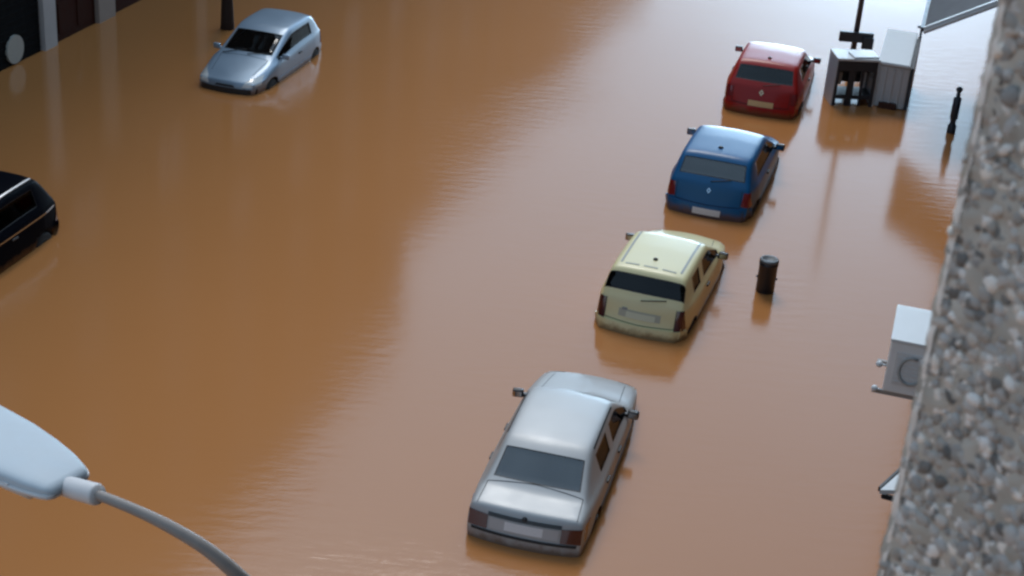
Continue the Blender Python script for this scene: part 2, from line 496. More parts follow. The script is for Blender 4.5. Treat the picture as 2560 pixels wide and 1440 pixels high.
def build_car(name, label, spec):
    """spec: dict; returns the root Empty (origin on the road under the rear bumper's middle)"""
    P = spec
    root = empty(name, P['loc'], R(90 - P['heading']))
    root.scale = (P.get('size', 1.0),) * 3
    tag(root, label, 'car', P.get('group', 'cars standing in the flood water'))
    B = Body(P['st'], P.get('rows', ROWS), P['cap_r'], P['cap_f'], P['wheels'], P.get('wr', 0.29), P['doors'], P['sides'], P['i_rw'], P['i_ws'], P.get('bump_rows', ()), P.get('rw_wide', False))
    paint = P['paint']
    B.part('body', (S_BODY,), paint, root)
    if P.get('bump_rows'): B.part('bumper', (S_BUMP,), P['bump_mat'], root, comps=True)
    B.part('wheel_arch', (S_ARCH,), RUBBER, root, comps=True)
    for d_ in B.part('door', (S_DOOR,), paint, root, comps=True):
        us = [v.co.x for v in d_.data.vertices]; sg = 1 if d_.data.vertices[0].co.y > 0 else -1
        hu, hz = min(us) + 0.14, P['zh']
        bm = bmesh.new(); ok, n_ = B.hit('left' if sg > 0 else 'right', hu, hz)
        if ok: bm_box(bm, ok + n_ * 0.012, (0.17, 0.03, 0.035), bevel=0.010)
        bm_obj('door_handle', bm, P.get('handle_mat', TRIM), d_, True)
    B.part('windscreen', (S_WIND,), [P.get('glass', GLASS), RUBBER], root, inset=0.014)
    B.part('rear_window', (S_REAR,), [P.get('glass', GLASS), RUBBER], root, inset=0.016)
    B.part('side_window', (S_SIDE,), [P.get('sglass', XGLASS), RUBBER], root, inset=0.010, comps=True)
    B.lining(root)
    for u, hw in P['wheels']:
        for sg in (1, -1): wheel(root, u, sg, hw, P.get('wr', 0.29))
    mu, my, mz = P['mirror']
    for sg in (1, -1): mirror(root, mu, sg, my, mz, P.get('mirror_mat', TRIM), MIRG)
    seats(root, *P['seats'])
    bm = bmesh.new(); bm_box(bm, (P['dash'], 0, P['seats'][2] - 0.06), (0.42, 1.2, 0.22), bevel=0.06)
    bm_obj('dashboard', bm, P.get('dash_mat', LINING), root, True)
    bm = bmesh.new(); bm_box(bm, ((P['seats'][1] + P['dash']) / 2, 0, 0.34), (P['dash'] - P['seats'][1] + .3, 1.3, 0.04))
    bm_obj('cabin_floor', bm, LINING, root)
    if 'shelf' in P:
        u, z = P['shelf']; bm = bmesh.new(); bm_box(bm, (u, 0, z), (0.42, 1.12, 0.03), bevel=0.008); bm_obj('parcel_shelf', bm, LINING, root)
    # steering wheel
    bm = bmesh.new(); c = Vector((P['dash'] - .28, 0.36, P['seats'][2] - 0.02)); ring = []
    for k in range(25):
        a = 2 * math.pi * k / 24; ring.append(c + Vector((-.07 * math.sin(a), .18 * math.cos(a), .17 * math.sin(a))))
    tube(bm, ring, 0.014, 8); bm_obj('steering_wheel', bm, RUBBER, root, True)
    # shut lines
    def shut(ax, seq):
        bm = bmesh.new(); B.line(bm, ax, seq)
        if len(bm.verts): bm_obj('shut_line', bm, GAP, root)
        else: bm.free()
    for seq in P.get('top_lines', ()):
        shut('top', seq[::-1] + [(a, -b) for a, b in seq[1:]] if seq[0][1] == 0 else seq)
    for seq in P.get('rear_lines', ()):
        shut('rear', seq + [(-a, b) for a, b in seq[::-1]][1:])
    P['extra'](B, root)
    return root

def plate(B, root, axis, y0, z0, w, h, M, tilt=0.0):
    return B.patch('number_plate', axis, [(y0 - w / 2, z0 - h / 2), (y0 + w / 2, z0 - h / 2), (y0 + w / 2, z0 + h / 2), (y0 - w / 2, z0 + h / 2)], M, root, off=0.012, nu=4, nv=2)
def wiper(B, root, axis, p0, p1):
    bm = bmesh.new(); pts = []
    for k in range(7):
        f = k / 6; h_, n_ = B.hit(axis, p0[0] + (p1[0] - p0[0]) * f, p0[1] + (p1[1] - p0[1]) * f)
        if h_ is not None: pts.append(h_ + n_ * 0.018)
    if len(pts) > 2: tube(bm, pts, 0.009, 6); bm_obj('wiper', bm, RUBBER, root, True)
    else: bm.free()
def antenna(B, root, u, base_r=0.035, ln=0.0):
    h_, n_ = B.hit('top', u, 0.0); bm = bmesh.new()
    lathe(bm, [(base_r, -0.01), (base_r, 0.015), (base_r * .6, 0.03), (base_r * .2, 0.036)], 14, Matrix.Translation(h_))
    if ln: tube(bm, [h_ + Vector((0, 0, .02)), h_ + Vector((-ln * .75, 0, ln * .6))], [0.006, 0.003], 6)
    bm_obj('antenna', bm, TRIM, root, True)
def lozenge(B, root, y, z, s, M):
    h_, n_ = B.hit('rear', y, z); bm = bmesh.new()
    o_ = [Vector((0, 0, s)), Vector((0, s * .72, 0)), Vector((0, 0, -s)), Vector((0, -s * .72, 0))]
    q = Vector((-1, 0, 0)).rotation_difference(n_)
    a = [bm.verts.new(h_ + q @ (p) + n_ * .012) for p in o_]; b = [bm.verts.new(h_ + q @ (p * .42) + n_ * .012) for p in o_]
    c = [bm.verts.new(h_ + q @ p - n_ * .01) for p in o_]
    for k in range(4):
        bm.faces.new((a[k], a[(k + 1) % 4], b[(k + 1) % 4], b[k])); bm.faces.new((a[k], c[k], c[(k + 1) % 4], a[(k + 1) % 4]))
    bmesh.ops.recalc_face_normals(bm, faces=bm.faces)
    bm_obj('badge', bm, M, root)

def hatch(L=3.8, W=1.65, H=1.42, zb=0.92, ur_top=0.46, uwt=1.98, ucowl=2.78, zcowl=0.93, hood=0.74, roof_w=0.56, rear_w=0.66, uq=0.62, ub=1.30, tail=0.12, nose_bow=0.10, rwb=0.0):
    h = W / 2
    zr = H - 0.12
    st = [
        # u, hw, zs, yg, zg, y5, z5, y6, z6, zc, bow
        (tail + .01, h - .10, zb - .04, h - .125, zb - .005, min(rear_w + .04, h - .14), zb + .005, min(rear_w, h - .165), zb + .012, zb + .03 - rwb, -.06),
        (tail + .09, h - .065, zb - .03, h - .105, zb + .01, min(rear_w + .05, h - .125), zb + .055, rear_w - .005, zb + .075, zb + .09 - rwb, -.06),
        (ur_top - .03, h - .02, zb, h - .075, zb + .03, roof_w + .05, zr + .02, roof_w + .01, H - .05, H - .03, -.07),
        (ur_top + .10, h - .01, zb, h - .07, zb + .03, roof_w + .065, zr + .02, roof_w + .01, H - .035, H - .005, -.05),
        (uq, h, zb, h - .07, zb + .03, roof_w + .07, zr + .03, roof_w + .02, H - .025, H, 0),
        (ub, h, zb - .01, h - .07, zb + .02, roof_w + .07, zr + .04, roof_w + .02, H - .02, H + .01, 0),
        (ub + .07, h, zb - .012, h - .07, zb + .018, roof_w + .07, zr + .04, roof_w + .02, H - .02, H + .01, 0),
        (uwt - .10, h, zb - .03, h - .07, zb, roof_w + .065, zr + .03, roof_w + .01, H - .035, H - .01, .03),
        (uwt, h, zb - .035, h - .07, zb - .005, roof_w + .06, zr + .01, roof_w + .005, H - .06, H - .035, .08),
        (ucowl, h - .005, zcowl - .06, h - .075, zcowl - .03, h - .125, zcowl + .0, h - .165, zcowl + .015, zcowl + .03, .14),
        (ucowl + .10, h - .01, zcowl - .08, h - .085, zcowl - .05, h - .145, zcowl - .03, h - .21, zcowl - .02, zcowl + .0, .14),
        (L - .45, h - .05, hood - .02, h - .13, hood + .04, h - .20, hood + .06, h - .27, hood + .07, hood + .10, .12),
        (L - .14, h - .14, hood - .10, h - .21, hood - .06, h - .27, hood - .045, h - .33, hood - .035, hood - .02, .12),
    ]
    return st

# ---- the five cars in the near row and by the far bank
PAINT_SILVER = paint('silver_paint', (0.40, 0.41, 0.42), 0.50, metal=0.3, coat=0.08, var=0.03, vscale=3)
PAINT_CREAM = paint('cream_paint', (0.71, 0.64, 0.36), 0.42, coat=0.25, var=0.03, vscale=3)
PAINT_BLUE = paint('blue_paint', (0.005, 0.10, 0.26), 0.36, ior=1.35, coat=0.15, coatr=0.08, var=0.05, vscale=3)
PAINT_RED = paint('red_paint', (0.34, 0.013, 0.010), 0.36, ior=1.3, coat=0.2, coatr=0.08, var=0.05, vscale=3)
PAINT_ICE = paint('ice_blue_paint', (0.27, 0.36, 0.46), 0.36, metal=0.35, coat=0.4, var=0.03, vscale=3)
PAINT_DARK = paint('dark_navy_paint', (0.0012, 0.002, 0.005), 0.45, ior=1.09, var=0.1, vscale=3)

def ex_sedan(B, root):
    for sg in (1, -1):
        B.patch('tail_light', 'rear', [(sg * .80, .60), (sg * .50, .60), (sg * .50, .79), (sg * .80, .81)], DREDL, root, off=.012, nu=8)
    B.patch('boot_trim', 'rear', [(-.50, .785), (.50, .785), (.50, .835), (-.50, .835)], mat('dark_trim_strip', (.02, .03, .045), .3), root, off=.010, nu=10, nv=2)
    B.patch('reflector_panel', 'rear', [(-.47, .625), (.47, .625), (.47, .77), (-.47, .77)], mat('pale_rear_panel', (.45, .45, .46), .35), root, off=.008, nu=10, nv=2)
    plate(B, root, 'rear', 0, .70, .52, .115, PLATEW)
    B.patch('bumper_strip', 'rear', [(-.83, .555), (.83, .555), (.83, .585), (-.83, .585)], RUBBER, root, off=.02, nu=14, nv=2)
    B.patch('bumper', 'rear', [(-.83, .44), (.83, .44), (.83, .545), (-.83, .545)], PAINT_SILVER, root, off=.03, nu=14, nv=3)
    h_, n_ = B.hit('rear', 0, .84)
    bm = bmesh.new(); lathe(bm, [(.035, -.01), (.035, .014), (.02, .02)], 16, Matrix.Translation(h_) @ n_.to_track_quat('Z', 'Y').to_matrix().to_4x4()); bm_obj('badge', bm, TRIM, root, True)
    for ax in ('left', 'right'):
        B.patch('side_moulding', ax, [(1.05, .555), (3.35, .555), (3.35, .60), (1.05, .60)], TRIM, root, off=.012, nu=14, nv=1)
    for sg in (1, -1):
        B.patch('roof_gutter', 'top', [(1.35, sg * .60), (2.52, sg * .60), (2.52, sg * .615), (1.35, sg * .615)], RUBBER, root, off=.006, nu=12, nv=1)
        B.patch('headlight', 'front', [(sg * .72, .58), (sg * .42, .60), (sg * .42, .69), (sg * .70, .68)], CLEARL, root, off=.008)
    plate(B, root, 'front', 0, .45, .5, .11, PLATEW)
h = 0.84
SEDAN_ST = [
    (.10, h - .05, .83, h - .10, .875, h - .16, .885, h - .24, .893, .905, -.07),
    (.17, h - .04, .845, h - .095, .90, h - .155, .912, h - .235, .922, .936, -.07),
    (.50, h - .02, .86, h - .09, .915, h - .13, .935, h - .18, .948, .962, -.09),
    (.58, h - .015, .865, h - .085, .92, h - .13, .95, h - .175, .968, .985, -.09),
    (1.20, h, .87, h - .08, .90, .625, 1.25, .575, 1.305, 1.335, -.09),
    (1.32, h, .87, h - .08, .90, .63, 1.27, .58, 1.33, 1.36, -.06),
    (1.50, h, .87, h - .08, .90, .635, 1.28, .585, 1.345, 1.375, 0),
    (2.00, h, .865, h - .08, .895, .64, 1.29, .59, 1.35, 1.385, 0),
    (2.08, h, .865, h - .08, .895, .64, 1.29, .59, 1.35, 1.385, 0),
    (2.52, h, .85, h - .08, .88, .635, 1.28, .585, 1.34, 1.37, .03),
    (2.64, h, .845, h - .08, .875, .63, 1.26, .58, 1.315, 1.345, .08),
    (3.28, h - .005, .82, h - .085, .86, h - .125, .885, h - .175, .90, .92, .14),
    (3.38, h - .01, .80, h - .09, .84, h - .155, .86, h - .225, .87, .895, .14),
    (4.05, h - .06, .70, h - .13, .745, h - .20, .76, h - .28, .77, .79, .10),
    (4.28, h - .12, .62, h - .19, .66, h - .26, .67, h - .33, .675, .685, .10),
]
build_car('parked_car', 'silver white saloon with a wide boot and dark tail lights, nearest of the flooded row', dict(
    loc=(0.401, 17.476, -.42), heading=12.6, st=SEDAN_ST, cap_r=[.08, .02, .03, .075, .09], cap_f=[4.30, 4.36, 4.36, 4.32, 4.29],
    wheels=((.85, .84), (3.45, .84)), doors=((5, 7), (8, 11)), sides=(5, 6, 8, 9, 10), i_rw=3, i_ws=10, zh=.78, paint=PAINT_SILVER, glass=SGLASS,
    mirror=(3.05, .80, .93), seats=(1.95, 1.02, .80), dash=3.05, shelf=(.85, .90), wr=.30,
    top_lines=[[(3.36, 0), (3.36, .6), (4.2, .55)], [(.58, 0), (.55, .66), (.12, .68)]],
    extra=ex_sedan))

def ex_cream(B, root):
    for sg in (1, -1):
        B.patch('tail_light', 'rear', [(sg * .765, .61), (sg * .60, .59), (sg * .61, .93), (sg * .715, .94)], DREDL, root, off=.012, nu=5, nv=6)
        B.patch('rear_quarter_glass', 'rear', [(sg * .745, .97), (sg * .64, .95), (sg * .575, 1.27), (sg * .615, 1.26)], DGLASS, root, off=.008, nu=4, nv=6) if False else None
        B.patch('roof_moulding', 'top', [(.55, sg * .50), (1.95, sg * .515), (1.95, sg * .55), (.55, sg * .535)], GREYTRIM, root, off=.006, nu=14, nv=1)
        B.patch('headlight', 'front', [(sg * .68, .56), (sg * .40, .58), (sg * .42, .69), (sg * .66, .70)], CLEARL, root, off=.008)
    for y0, y1 in ((-.44, -.20), (-.12, .12), (.20, .44)):
        B.patch('roof_vent', 'top', [(.50, y0), (.50, y1), (.53, y1), (.53, y0)], GREYTRIM, root, off=.006, nu=4, nv=1)
    B.patch('plate_recess_shade', 'rear', [(-.36, .69), (.36, .69), (.36, .815), (-.36, .815)], mat('shaded_cream', (.44, .44, .35), .5), root, off=.006, nu=6, nv=2)  # darker cream sheet paints the shade of a recess round the plate
    plate(B, root, 'rear', -.02, .735, .5, .10, mat('cream_plate', (.62, .62, .46), .4))
    B.patch('badge', 'rear', [(.22, .80), (.31, .80), (.31, .84), (.22, .84)], GREYTRIM, root, off=.010, nu=2, nv=1)
    B.patch('bumper', 'rear', [(-.765, .40), (.765, .40), (.76, .585), (-.76, .585)], PAINT_CREAM, root, off=.045, nu=14, nv=3)
    antenna(B, root, .82, .04, .0)
    wiper(B, root, 'rear', (.02, .99), (-.40, 1.05))
build_car('parked_car', 'pale cream hatchback with a black rear window band and tall dark tail lights', dict(
    loc=(2.148, 23.786, -.42), heading=16.9, st=hatch(3.8, 1.65, 1.45, zb=.95, ur_top=.40, rear_w=.70, roof_w=.595, hood=.76, zcowl=.96),
    cap_r=[.10, .02, .02, .10, .115], cap_f=[3.70, 3.78, 3.78, 3.74, 3.68], wheels=((.62, .825), (3.07, .825)), doors=((6, 9),), sides=(4, 6, 7, 8), i_rw=1, i_ws=8,
    zh=.84, paint=PAINT_CREAM, rw_wide=True,  mirror=(2.55, .79, .98), seats=(1.55, .80, .86), dash=2.62, shelf=(.42, .93), glass=DGLASS,
    top_lines=[[(2.86, 0), (2.86, .58), (3.55, .5)]], rear_lines=[[(.60, .94), (.60, .62), (0, .60)]],
    extra=ex_cream))

def ex_blue(B, root):
    for sg in (1, -1):
        B.patch('tail_light', 'rear', [(sg * .765, .64), (sg * .60, .66), (sg * .62, .90), (sg * .725, .90)], REDL, root, off=.012, nu=5, nv=5)
        B.patch('headlight', 'front', [(sg * .68, .56), (sg * .40, .58), (sg * .42, .69), (sg * .66, .70)], CLEARL, root, off=.008)
    lozenge(B, root, 0, .86, .055, mat('blue_chrome', (.35, .45, .55), .2, metal=1.0))
    plate(B, root, 'rear', -.02, .50, .50, .11, PLATEW)
    B.patch('bumper', 'rear', [(-.765, .36), (.765, .36), (.76, .60), (-.76, .60)], PAINT_BLUE, root, off=.035, nu=14, nv=3)
    plate(B, root, 'rear', -.02, .50, .50, .11, PLATEW).location.x = -.035
    B.patch('side_moulding', 'right', [(.9, .50), (2.75, .50), (2.75, .57), (.9, .57)], TRIM, root, off=.012, nu=14, nv=1)
    B.patch('side_moulding', 'left', [(.9, .50), (2.75, .50), (2.75, .57), (.9, .57)], TRIM, root, off=.012, nu=14, nv=1)
    antenna(B, root, .80, .045, .0)
    wiper(B, root, 'rear', (.0, 1.0), (-.36, 1.06))
build_car('parked_car', 'metallic blue hatchback with a white number plate, third car in the flooded row', dict(
    loc=(3.68, 29.02, -.43), size=1.10, heading=15.8, st=hatch(3.8, 1.65, 1.41, zb=.93, ur_top=.50, rear_w=.655, roof_w=.585),
    cap_r=[.10, .03, .03, .10, .12], cap_f=[3.70, 3.78, 3.78, 3.74, 3.68], wheels=((.60, .825), (3.06, .825)), doors=((6, 9),), sides=(4, 5, 6, 7, 8), i_rw=1, i_ws=8,
    zh=.82, paint=PAINT_BLUE, glass=SGLASS, mirror=(2.55, .79, .97), seats=(1.55, .80, .84), dash=2.62, shelf=(.45, .91),
    top_lines=[[(2.86, 0), (2.86, .58), (3.55, .5)]], rear_lines=[[(.585, .92), (.585, .63), (0, .61)]],
    extra=ex_blue))

def ex_red(B, root):
    for sg in (1, -1):
        B.patch('tail_light', 'rear', [(sg * .785, .68), (sg * .63, .70), (sg * .64, .92), (sg * .745, .93)], REDL, root, off=.012, nu=5, nv=5)
        B.patch('headlight', 'front', [(sg * .68, .56), (sg * .40, .58), (sg * .42, .69), (sg * .66, .70)], CLEARL, root, off=.008)
    lozenge(B, root, 0, .875, .07, mat('pale_badge', (.65, .50, .32), .3, metal=.6))
    B.patch('bumper', 'rear', [(-.785, .36), (.785, .36), (.78, .59), (-.78, .59)], PAINT_RED, root, off=.03, nu=14, nv=3)
    plate(B, root, 'rear', -.02, .645, .54, .115, PLATEY)
    antenna(B, root, .78, .04, .0)
    wiper(B, root, 'rear', (.0, 1.0), (-.36, 1.06))
build_car('parked_car', 'dark red hatchback with a yellow number plate and diamond badge, furthest car of the row', dict(
    loc=(5.36, 35.15, -.43), size=1.08, heading=14.2, st=hatch(3.85, 1.70, 1.43, zb=.95, ur_top=.56, rear_w=.68, roof_w=.595, rwb=.02),
    cap_r=[.10, .03, .03, .08, .11], cap_f=[3.75, 3.83, 3.83, 3.79, 3.73], wheels=((.60, .85), (3.10, .85)), doors=((6, 9),), sides=(4, 5, 6, 7, 8), i_rw=1, i_ws=8,
    zh=.84, paint=PAINT_RED, mirror=(2.52, .815, 1.0), seats=(1.55, .82, .86), dash=2.66, shelf=(.5, .93),
    top_lines=[[(2.86, 0), (2.86, .58), (3.6, .5)]], rear_lines=[[(.61, .94), (.61, .62), (0, .60)]],
    extra=ex_red))

def ex_ice(B, root):
    for sg in (1, -1):
        B.patch('headlight', 'front', [(sg * .74, .60), (sg * .40, .56), (sg * .46, .68), (sg * .70, .76)], CLEARL, root, off=.008, nu=6, nv=4)
        B.patch('tail_light', 'rear', [(sg * .765, .64), (sg * .60, .66), (sg * .62, .90), (sg * .725, .90)], REDL, root, off=.012, nu=5, nv=5)
    B.patch('bumper_grille_and_shadow', 'front', [(-.66, .30), (.66, .30), (.70, .53), (-.70, .53)], TRIM, root, off=.02, nu=12, nv=3)  # black bumper grille, reaching higher to paint in the shadow under the nose
    B.patch('grille', 'front', [(-.24, .555), (.24, .555), (.20, .60), (-.20, .60)], TRIM, root, off=.010, nu=6, nv=2)
    for ax in ('left', 'right'):
        B.patch('side_moulding', ax, [(.9, .46), (2.8, .46), (2.8, .53), (.9, .53)], PAINT_ICE, root, off=.014, nu=14, nv=1)
    for sg in (1, -1):       # sun visors behind the windscreen
        bm = bmesh.new(); bm_box(bm, (1.80, sg * .30, 1.27), (.14, .36, .02), bevel=.008)
        o = bm_obj('sun_visor', bm, mat('visor_grey', (.5, .5, .5), .8), root); 
    wiper(B, root, 'top', (2.80, .05), (2.62, .60)); wiper(B, root, 'top', (2.82, -.55), (2.66, -.02))
head = 194.8
fx, fy = -6.75, 33.95     # front bumper
hx, hy = math.sin(R(head)), math.cos(R(head))
build_car('parked_car', 'ice blue silver hatchback facing the camera, beside the dark brown post', dict(
    loc=(fx - 3.80 * hx, fy - 3.80 * hy, -.41), heading=head, st=hatch(3.83, 1.65, 1.42, zb=.93, ur_top=.50, rear_w=.655, roof_w=.59, uwt=1.80, ucowl=2.74, hood=.70, zcowl=.92),
    cap_r=[.10, .03, .03, .10, .12], cap_f=[3.70, 3.77, 3.78, 3.74, 3.68], wheels=((.60, .825), (3.04, .825)), doors=((6, 9),), sides=(4, 5, 6, 7, 8), i_rw=1, i_ws=8,
    zh=.80, paint=PAINT_ICE, mirror=(2.48, .79, .96), mirror_mat=PAINT_ICE, seats=(1.55, .80, .84), dash=2.55, shelf=(.45, .91),
    top_lines=[[(2.84, 0), (2.84, .58), (3.5, .5)]], rear_lines=[[(.585, .92), (.585, .63), (0, .61)]],
    extra=ex_ice))

def ex_dark(B, root):
    for sg in (1, -1):
        B.patch('tail_light', 'rear', [(sg * .785, .62), (sg * .64, .64), (sg * .64, .98), (sg * .735, .97)], DREDL, root, off=.012, nu=5, nv=5)
        B.patch('headlight', 'front', [(sg * .68, .56), (sg * .40, .58), (sg * .42, .69), (sg * .66, .70)], CLEARL, root, off=.008)
        B.patch('roof_edge_highlight', 'top', [(.60, sg * .545), (2.0, sg * .555), (2.0, sg * .585), (.60, sg * .575)], mat('highlight_alloy', (.5, .52, .55), .35, metal=.8), root, off=.03, nu=14, nv=1)  # metal strip stands in for the highlight along the roof edge
    for ax in ('left', 'right'):
        B.patch('shoulder_highlight', ax, [(.22, .925), (2.70, .90), (2.70, .925), (.22, .95)], CHROME, root, off=.008, nu=18, nv=1)  # chrome strip stands in for the highlight on the shoulder line
    B.patch('bumper', 'rear', [(-.785, .38), (.785, .38), (.78, .60), (-.78, .60)], PAINT_DARK, root, off=.06, nu=14, nv=3)
    plate(B, root, 'rear', 0, .75, .5, .11, PLATEW)
rx, ry = -8.95, 26.35
build_car('parked_car', 'black car with silver strips in place of its edge highlights, cut off by the left picture edge', dict(
    loc=(rx, ry, -.40), heading=195.0, st=hatch(3.95, 1.70, 1.57, zb=1.02, ur_top=.52, rear_w=.67, roof_w=.58, zcowl=1.0, hood=.78),
    cap_r=[.10, .03, .03, .10, .12], cap_f=[3.85, 3.93, 3.93, 3.89, 3.83], wheels=((.66, .85), (3.2, .85)), doors=((6, 9),), sides=(4, 5, 6, 7, 8), i_rw=1, i_ws=8,
    zh=.86, paint=PAINT_DARK, mirror=(2.55, .81, 1.0), seats=(1.55, .82, .88), dash=2.66, glass=DGLASS,
    top_lines=[[(2.86, 0), (2.86, .58), (3.6, .5)]], extra=ex_dark))

# ------------------------------------------------------------------ litter bin, waste containers, pole, posts
BINM = mat('dark_bin_metal', (0.012, 0.013, 0.02), 0.4, var=0.3)
g = empty('litter_bin', (4.52, 25.84, -.29)); g.rotation_euler.z = -.2
tag(g, 'dark drum shaped litter bin with a grey top, standing right of the cream car', 'litter bin')
bm = bmesh.new(); lathe(bm, [(.155, 0), (.165, .04), (.165, .80), (.172, .81), (.172, .86), (.155, .87)], 28); bm_obj('bin_body', bm, BINM, g, True)
bm = bmesh.new(); lathe(bm, [(.170, .872), (.172, .90), (.155, .925), (.13, .925), (.11, .90), (.02, .89)], 28); bm_obj('bin_lid', bm, mat('grey_bin_lid', (.10, .11, .12), .5), g, True)
for a in (0, math.pi):
    bm = bmesh.new(); cyl(bm, (.16 * math.cos(a), .16 * math.sin(a), .55), (.19 * math.cos(a), .19 * math.sin(a), .55), .02, seg=10); bm_obj('bin_pivot', bm, BINM, g, True)

WHT = mat('white_plastic', (0.62, 0.64, 0.66), 0.4, var=0.05, vscale=6)
PGR = mat('pale_grey_metal', (0.50, 0.52, 0.54), 0.45, var=0.08, vscale=6)
DGR = mat('dark_blue_grey', (0.02, 0.028, 0.04), 0.45, var=0.3)
def rot(name, loc, heading): return empty(name, loc, R(-heading))
g = rot('display_stand', (7.70, 36.30, -.29), -6.0)
tag(g, 'open stand with a pale top and dark legs, right of the red car', 'stand')
DST = mat('dark_stand_metal', (.022, .026, .034), .5, var=.3)
bm = bmesh.new(); bm_box(bm, (0, .33, 1.43), (1.04, .74, .06), bevel=.02); bm_box(bm, (.17, .22, 1.475), (.62, .42, .05), bevel=.02, rz=.12); bm_obj('stand_top', bm, WHT, g)
bm = bmesh.new(); bm_box(bm, (0, .00, 1.27), (.96, .05, .24), bevel=.012); bm_obj('front_apron', bm, DST, g)
bm = bmesh.new(); bm_box(bm, (0, .66, 1.02), (.94, .05, .70), bevel=.012); bm_obj('back_panel', bm, DST, g)
for x, y, w_ in ((-.45, .0, .07), (.45, .0, .07), (-.10, .02, .15), (.17, .02, .05), (-.45, .66, .07), (.45, .66, .07)):
    bm = bmesh.new(); bm_box(bm, (x, y, .60), (w_, .07, 1.16), bevel=.012); bm_obj('leg', bm, DST, g)
bm = bmesh.new(); bm_box(bm, (0, .33, .50), (.92, .66, .10), bevel=.012); bm_obj('lower_shelf', bm, DST, g)
for sg in (1, -1):
    bm = bmesh.new(); bm_box(bm, (sg * .50, .33, .74), (.03, .70, 1.30), bevel=.01); bm_obj('side_panel', bm, PGR, g)
for x, z, hh in ((-.28, .84, .30), (.04, .80, .44), (.31, .82, .40)):
    bm = bmesh.new(); bm_box(bm, (x, .40, z), (.12, .10, hh), bevel=.03); bm_obj('bright_gap_block', bm, WHT, g)  # white blocks stand in for bright water seen between the legs

g = rot('waste_container', (8.58, 36.35, -.29), 15.0)
tag(g, 'long pale grey container with a sloping white lid and a dark right side', 'waste container')
def prism(bm, prof, x0, x1):      # prof in (y,z)
    a = [bm.verts.new((x0, y, z)) for y, z in prof]; b = [bm.verts.new((x1, y, z)) for y, z in prof]
    n = len(prof)
    for k in range(n): bm.faces.new((a[k], a[(k + 1) % n], b[(k + 1) % n], b[k]))
    bm.faces.new(a[::-1]); bm.faces.new(b)
    bmesh.ops.recalc_face_normals(bm, faces=bm.faces)
bm = bmesh.new(); prism(bm, [(0, .30), (0, 1.32), (1.9, 1.55), (1.9, .30)], -.36, .36); bmesh.ops.bevel(bm, geom=bm.edges[:], offset=.02, segments=2, affect='EDGES'); bm_obj('container_body', bm, PGR, g)
bm = bmesh.new(); prism(bm, [(-.06, 1.33), (-.06, 1.40), (1.96, 1.65), (1.96, 1.565)], -.40, .34); bmesh.ops.bevel(bm, geom=bm.edges[:], offset=.02, segments=2, affect='EDGES'); bm_obj('container_lid', bm, WHT, g)
bm = bmesh.new(); prism(bm, [(.02, .20), (.10, 1.30), (1.92, 1.60), (1.92, .20)], .362, .44); bmesh.ops.bevel(bm, geom=bm.edges[:], offset=.012, segments=2, affect='EDGES'); bm_obj('side_panel', bm, DGR, g)
for x in (-.18, 0, .18):
    bm = bmesh.new(); bm_box(bm, (x, -.012, .82), (.05, .03, .86), bevel=.01); bm_obj('front_rib', bm, PGR, g)
bm = bmesh.new(); bm_box(bm, (-.02, -.02, .33), (.42, .16, .20), bevel=.02); bm_obj('rusty_foot', bm, mat('rust', (.06, .018, .010), .8, var=.4), g)
bm = bmesh.new(); tube(bm, [(.40, 1.98, .2), (.40, 1.98, 1.78)], .03, 10); bm_box(bm, (.36, 1.98, 1.80), (.13, .07, .06), bevel=.02); bm_obj('corner_pole', bm, mat('grey_steel', (.16, .18, .20), .5, metal=.3), g, True)

g = empty('lamp_pole', (8.24, 39.75, -.29))
tag(g, 'tall slim dark grey pole standing in the water behind the white lidded bins', 'pole')
PGREY = mat('dark_pole_paint', (.045, .05, .06), .45, var=.2)
bm = bmesh.new(); tube(bm, [(0, 0, 0), (0, 0, 3), (0, 0, 6.2)], [.075, .065, .05], 14); bm_obj('shaft', bm, PGREY, g, True)
bm = bmesh.new(); lathe(bm, [(.13, 0), (.13, .5), (.10, .58), (.078, .62)], 16); bm_obj('pole_base', bm, PGREY, g, True)
bm = bmesh.new(); bm_box(bm, (0, -.10, .98), (.86, .12, .26), bevel=.02); bm_box(bm, (.30, -.16, .86), (.28, .14, .30), bevel=.02); bm_obj('sign_box', bm, DGR, g)

g = empty('bollard', (9.80, 34.98, -.29))
tag(g, 'thin black post with a ball top beside the pebbled wall', 'bollard')
bm = bmesh.new(); lathe(bm, [(.10, 0), (.10, .46), (.07, .50), (.065, .60), (.09, .64), (.09, 1.12), (.05, 1.16), (.045, 1.28)], 16)
bm_obj('post', bm, DGR, g, True)
bm = bmesh.new(); bmesh.ops.create_uvsphere(bm, u_segments=14, v_segments=10, radius=.075, matrix=Matrix.Translation((0, 0, 1.33))); bm_obj('ball_top', bm, DGR, g, True)

g = empty('wooden_post', (-7.60, 38.45, -.28))
tag(g, 'thick dark brown post standing in the water behind the ice blue car', 'post')
bm = bmesh.new(); lathe(bm, [(.19, 0), (.165, .5), (.135, 1.2), (.125, 3.4), (.10, 3.46)], 18); bm_obj('shaft', bm, mat('dark_brown_wood', (.022, .010, .006), .8, var=.4, bump=.4, bscale=30), g, True)
bm = bmesh.new(); lathe(bm, [(.17, 3.462), (.17, 3.50), (.10, 3.56), (.02, 3.58)], 18); bm_obj('post_cap', bm, TRIM, g, True)

